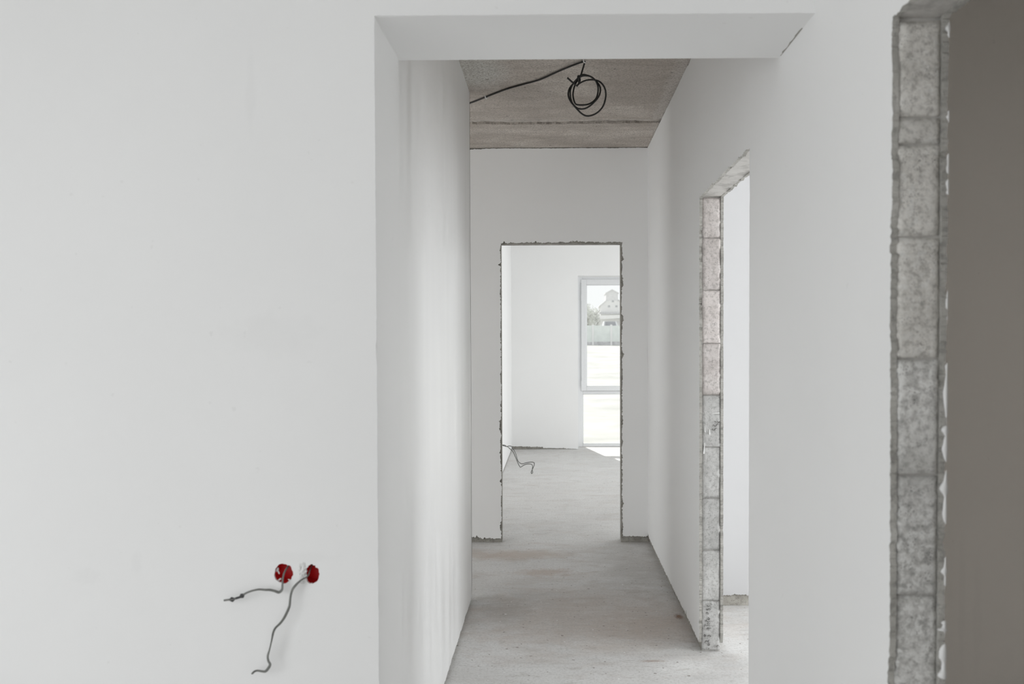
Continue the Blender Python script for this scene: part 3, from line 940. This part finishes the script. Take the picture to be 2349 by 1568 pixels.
# ------------------------------------------------------------------ cable in the far room
Q = 9.5 / (15.68 * 2000.0)
QX, QZ = -0.535 - 282 * Q, 0.312 + 345 * Q
far = tag(empty('outlet_cable', (XF, 9.5, 0.30)), 'thin kinked double cable springing from the far room wall down to the floor', 'cable')
P1 = [(150, 350, 9.60), (282, 345, 9.55), (345, 372, 9.5), (430, 345, 9.48), (530, 352, 9.46), (572, 420, 9.45), (640, 510, 9.44), (700, 650, 9.43), (740, 800, 9.42), (810, 900, 9.40),
      (930, 930, 9.36), (1080, 880, 9.34), (1250, 850, 9.32), (1340, 865, 9.31), (1360, 915, 9.31), (1330, 1010, 9.30), (1275, 1130, 9.30), (1245, 1210, 9.31), (1262, 1262, 9.32)]
P2 = [(150, 362, 9.60), (300, 380, 9.54), (370, 372, 9.5), (470, 440, 9.47), (570, 520, 9.45), (640, 640, 9.43), (720, 820, 9.41), (790, 970, 9.39), (845, 1055, 9.38), (880, 1045, 9.37), (1000, 960, 9.34),
      (1120, 920, 9.33), (1250, 925, 9.31), (1295, 980, 9.30), (1285, 1080, 9.29), (1290, 1150, 9.29), (1298, 1210, 9.30), (1262, 1264, 9.32)]
for path in (P1, P2):
    bm = bmesh.new()
    sweep(bm, [(QX + x * Q, y, QZ - z * Q) for x, z, y in path], 0.0042, 0.0042, seg=6, sub=5)
    obj('core_wire', bm, 'cable_far', far, smooth=True)

# ------------------------------------------------------------------ outdoors, seen through the tall window
M['ground'] = plain('pale_dry_grass', (0.52, 0.52, 0.50), 0.95, var=0.16, scale=0.9)
M['house_wall'] = plain('pale_house_render', (0.84, 0.84, 0.83), 0.9, var=0.03, scale=2)
M['house_dark'] = plain('dark_house_glass', (0.52, 0.53, 0.54), 0.4)
M['roof_pale'] = plain('pale_sheet_roof', (0.86, 0.86, 0.85), 0.6, var=0.03, scale=2)
M['roof_grey'] = plain('grey_roof_sheet', (0.76, 0.76, 0.76), 0.8, var=0.05, scale=2)
M['fence_mesh'] = plain('pale_green_fence_sheet', (0.80, 0.84, 0.82), 0.8, var=0.05, scale=3)
M['post'] = plain('white_concrete_post', (0.86, 0.86, 0.86), 0.8, var=0.03)
M['plinth'] = plain('grey_fence_plinth', (0.62, 0.62, 0.63), 0.9, var=0.2, scale=4)
M['leaf'] = plain('haze_paled_foliage', (0.74, 0.75, 0.72), 0.9, var=0.25, scale=3)  # leaf colour paled to carry the haze and overexposure outdoors
M['bark'] = plain('pale_bark', (0.50, 0.48, 0.46), 0.95, var=0.1, scale=10)
M['car'] = plain('silver_car_paint', (0.70, 0.71, 0.73), 0.35, var=0.02)
M['car_glass'] = plain('grey_car_glass', (0.62, 0.63, 0.65), 0.3, var=0.02)
M['rubber'] = plain('worn_rubber', (0.30, 0.30, 0.30), 0.9)


def ground_z(x, y):
    t = max(0.0, min(1.0, (y - 12.5) / 43.0))
    base = -0.12 + 1.36 * t
    if y > 56:
        base += (y - 56) * 0.020
    return base + 0.07 * noise.noise(Vector((x * 0.35, y * 0.35, 1.0))) * min(1, max(0, (y - 13) * 0.2)) + 0.025 * noise.noise(Vector((x * 1.9, y * 1.9, 2.0)))


bm = bmesh.new()
ys = [12.09 + 0.02 * k for k in range(2)] + [12.3 + 0.55 * k * (1 + 0.012 * k) for k in range(175)]
xs = [-90 + 180 * (i / 160) for i in range(161)]
rows = [[bm.verts.new((x * (0.18 + 0.82 * min(1, (y - 12) / 60)), y, ground_z(x * (0.18 + 0.82 * min(1, (y - 12) / 60)), y))) for x in xs] for y in ys]
for j in range(len(ys) - 1):
    for i in range(len(xs) - 1):
        bm.faces.new((rows[j][i], rows[j][i + 1], rows[j + 1][i + 1], rows[j + 1][i]))
structure(obj('ground', bm, 'ground', smooth=True), 'pale sunlit yard behind the house')

# fence
fence = tag(empty('fence', (3.6, 55, ground_z(3.6, 55))), 'pale green sheet fence with white posts and grey plinth across the yard', 'fence')
px = [2.48 + 1.155 * k for k in range(-16, 20)]
post_me = None
for i, x in enumerate(px):
    g = 1.20
    p = box('post', x - 0.06, x + 0.06, 54.90, 55.02, g - 0.4, g + 1.30, 'post', fence, 0.01)
    if i < len(px) - 1:
        box('plinth', x + 0.06, px[i + 1] - 0.06, 54.95, 55.0, g - 0.4, g + 0.22 + 0.03 * vnoise(i * 0.7, 3), 'plinth', fence)
        bm = bmesh.new()
        for k in range(6):
            xa_, xb_ = x + 0.06 + (1.035 / 6) * k, x + 0.06 + (1.035 / 6) * (k + 1)
            off = 0.012 * (k % 2)
            add_box(bm, xa_, xb_, 54.955 + off, 54.975 + off, g + 0.22, g + 1.24 + 0.02 * vnoise(i + k * 0.3, 8))
        obj('sheet', bm, 'fence_mesh', fence)

# gabled house
HX, HY, HZ = 17.6, 260.0, 5.0
house = tag(empty('house', (HX, HY, HZ)), 'pale gabled house with a raised attic gable beyond the fence', 'house')
prof = [(-3.55, HZ - 2), (3.55, HZ - 2), (3.55, 12.1), (1.9, 13.45), (-1.9, 13.45), (-3.55, 12.1)]
plate('facade', [(HX + a, b) for a, b in prof], [], XZ, HY, HY + 12, ['house_wall', 'house_wall'], house)
att = [(-1.85, 13.2), (1.75, 13.2), (1.75, 15.75), (0, 16.7), (-1.85, 15.75)]
plate('attic_gable', [(HX - 0.1 + a, b) for a, b in att], [], XZ, HY + 0.15, HY + 9, ['roof_grey', 'roof_grey'], house)
for s_ in (-1, 1):
    plate('roof', [(HX + s_ * 4.0, 11.75), (HX + s_ * 4.0, 12.0), (HX + s_ * 1.8, 13.85), (HX + s_ * 1.8, 13.50)], [], XZ, HY - 0.4, HY + 12.3, ['roof_grey', 'roof_grey'], house)
    plate('attic_roof', [(HX - 0.1 + s_ * 2.0, 15.6), (HX - 0.1 + s_ * 2.0, 15.85), (HX - 0.1, 16.95), (HX - 0.1, 16.68)], [], XZ, HY - 0.1, HY + 9.2, ['roof_grey', 'roof_grey'], house)
for (x, z) in ((17.71, 13.35), (16.54, 11.85), (18.75, 11.85)):
    w = box('window', x - 0.40, x + 0.40, HY - 0.06, HY + 0.02, z - 0.38, z + 0.38, 'house_wall', house)
    box('pane', x - 0.32, x + 0.32, HY - 0.09, HY - 0.05, z - 0.30, z + 0.30, 'house_dark', w)
plate('awning', [(HX - 4.0, 9.5), (HX + 4.0, 9.5), (HX + 4.0, 10.1), (HX - 4.0, 10.1)], [], XZ, HY - 1.6, HY, ['plinth', 'plinth'], house)

# long low shed with a white roof
SX, SY, SZ = 8.6, 120.0, ground_z(8.6, 120)
shed = tag(empty('shed', (SX, SY, SZ)), 'low shed under a white sheet roof standing before the gabled house', 'shed')
box('wall', SX - 2.4, SX + 4.0, SY, SY + 4, SZ - 0.5, 4.55, 'house_wall', shed)
plate('roof', [(SX - 2.7, 4.45), (SX - 2.7, 4.95), (SX + 1.2, 5.05), (SX + 4.5, 6.2), (SX + 4.5, 5.7), (SX + 1.0, 4.60)], [], XZ, SY - 0.8, SY + 4.4, ['roof_pale', 'roof_pale'], shed)
for k in range(3):
    box('door', SX - 1.6 + k * 1.7, SX - 0.5 + k * 1.7, SY - 0.04, SY + 0.01, SZ, 4.2, 'roof_grey', shed)

# car parked by the shed
KX, KY = 6.35, 96.0
KZ = ground_z(KX, KY)
car = tag(empty('car', (KX, KY, KZ)), 'silver car parked in front of the white-roofed shed', 'car')
side = [(0.0, 0.35), (0.0, 0.95), (1.1, 1.08), (1.9, 1.62), (3.4, 1.65), (4.1, 1.1), (4.3, 0.95), (4.3, 0.35)]
bm = bmesh.new()
secs = []
for (xo, sc) in ((-0.86, 0.92), (-0.78, 1.0), (0.78, 1.0), (0.86, 0.92)):
    secs.append([bm.verts.new((KX + xo * (1 if z < 1.15 else 0.86), KY + y, KZ + 0.35 + (z - 0.35) * sc)) for y, z in side])
for a, b in zip(secs, secs[1:]):
    for i in range(len(side)):
        k = (i + 1) % len(side)
        bm.faces.new((a[i], a[k], b[k], b[i]))
bm.faces.new(secs[0])
bm.faces.new(secs[-1][::-1])
bmesh.ops.recalc_face_normals(bm, faces=bm.faces[:])
obj('body', bm, 'car', car)
bm = bmesh.new()
q = [bm.verts.new((KX + a, KY + b, KZ + c)) for a, b, c in ((-0.64, 1.12, 1.12), (0.64, 1.12, 1.12), (0.58, 1.84, 1.60), (-0.58, 1.84, 1.60))]
bm.faces.new(q)
bmesh.ops.solidify(bm, geom=bm.faces[:], thickness=0.03)
obj('windscreen', bm, 'car_glass', car)
for sx in (-0.74, 0.74):
    for yy in (0.8, 3.5):
        bm = bmesh.new()
        bmesh.ops.create_cone(bm, cap_ends=True, segments=18, radius1=0.34, radius2=0.34, depth=0.22,
                              matrix=Matrix.Translation((KX + sx, KY + yy, KZ + 0.34)) @ Matrix.Rotation(math.pi / 2, 4, 'Y'))
        obj('wheel', bm, 'rubber', car)
    box('headlight', KX + sx * 0.8 - 0.14, KX + sx * 0.8 + 0.14, KY - 0.03, KY + 0.05, KZ + 0.70, KZ + 0.86, 'roof_pale', car)
box('bumper', KX - 0.84, KX + 0.84, KY - 0.08, KY + 0.06, KZ + 0.36, KZ + 0.58, 'plinth', car, 0.02)


def tree(x, y, h, r, seed, label):
    z = ground_z(x, y)
    root = tag(empty('tree', (x, y, z)), label, 'tree', 'trees beyond the fence')
    rnd = random.Random(seed)
    bm = bmesh.new()
    sweep(bm, [(x, y, z - 0.3), (x + 0.05, y, z + h * 0.3), (x - 0.04, y + 0.05, z + h * 0.6), (x, y, z + h * 0.9)], lambda t: 0.14 * (1 - 0.8 * t), lambda t: 0.14 * (1 - 0.8 * t), seg=8)
    for k in range(7):
        a, b = rnd.uniform(0, 6.28), rnd.uniform(0.3, 0.75)
        sweep(bm, [(x, y, z + h * b), (x + 0.5 * r * math.cos(a), y + 0.5 * r * math.sin(a), z + h * (b + 0.08)), (x + 0.9 * r * math.cos(a), y + 0.9 * r * math.sin(a), z + h * (b + 0.2))], 0.03, 0.03, seg=5, sub=3)
    obj('trunk', bm, 'bark', root)
    bm = bmesh.new()
    for k in range(1500):
        while True:
            p = Vector((rnd.uniform(-1, 1), rnd.uniform(-1, 1), rnd.uniform(-1, 1)))
            d = p.length
            if d < 1 and d > 0.35:
                break
        p *= 1 + 0.35 * noise.noise(p * 2.2 + Vector((seed, 0, 0)))
        c = Vector((x + p.x * r, y + p.y * r, z + h * 0.58 + p.z * h * 0.44))
        u = Vector((rnd.gauss(0, 1), rnd.gauss(0, 1), rnd.gauss(0, 1))).normalized()
        v = u.orthogonal().normalized()
        s = rnd.uniform(0.06, 0.13)
        bm.faces.new([bm.verts.new(c + u * s), bm.verts.new(c + v * s * 0.6), bm.verts.new(c - u * s), bm.verts.new(c - v * s * 0.6)])
    cr = obj('crown', bm, 'leaf', root)
    cr['kind'] = 'stuff'


tree(3.55, 92, 3.3, 0.85, 1, 'slim pale leafy tree behind the fence, away from the house')
tree(4.45, 97, 3.1, 0.80, 2, 'bushy pale leafy tree behind the fence, next to the silver car')
tree(2.2, 95, 3.4, 1.0, 3, 'broad pale leafy tree behind the fence, at the end of the tree row')
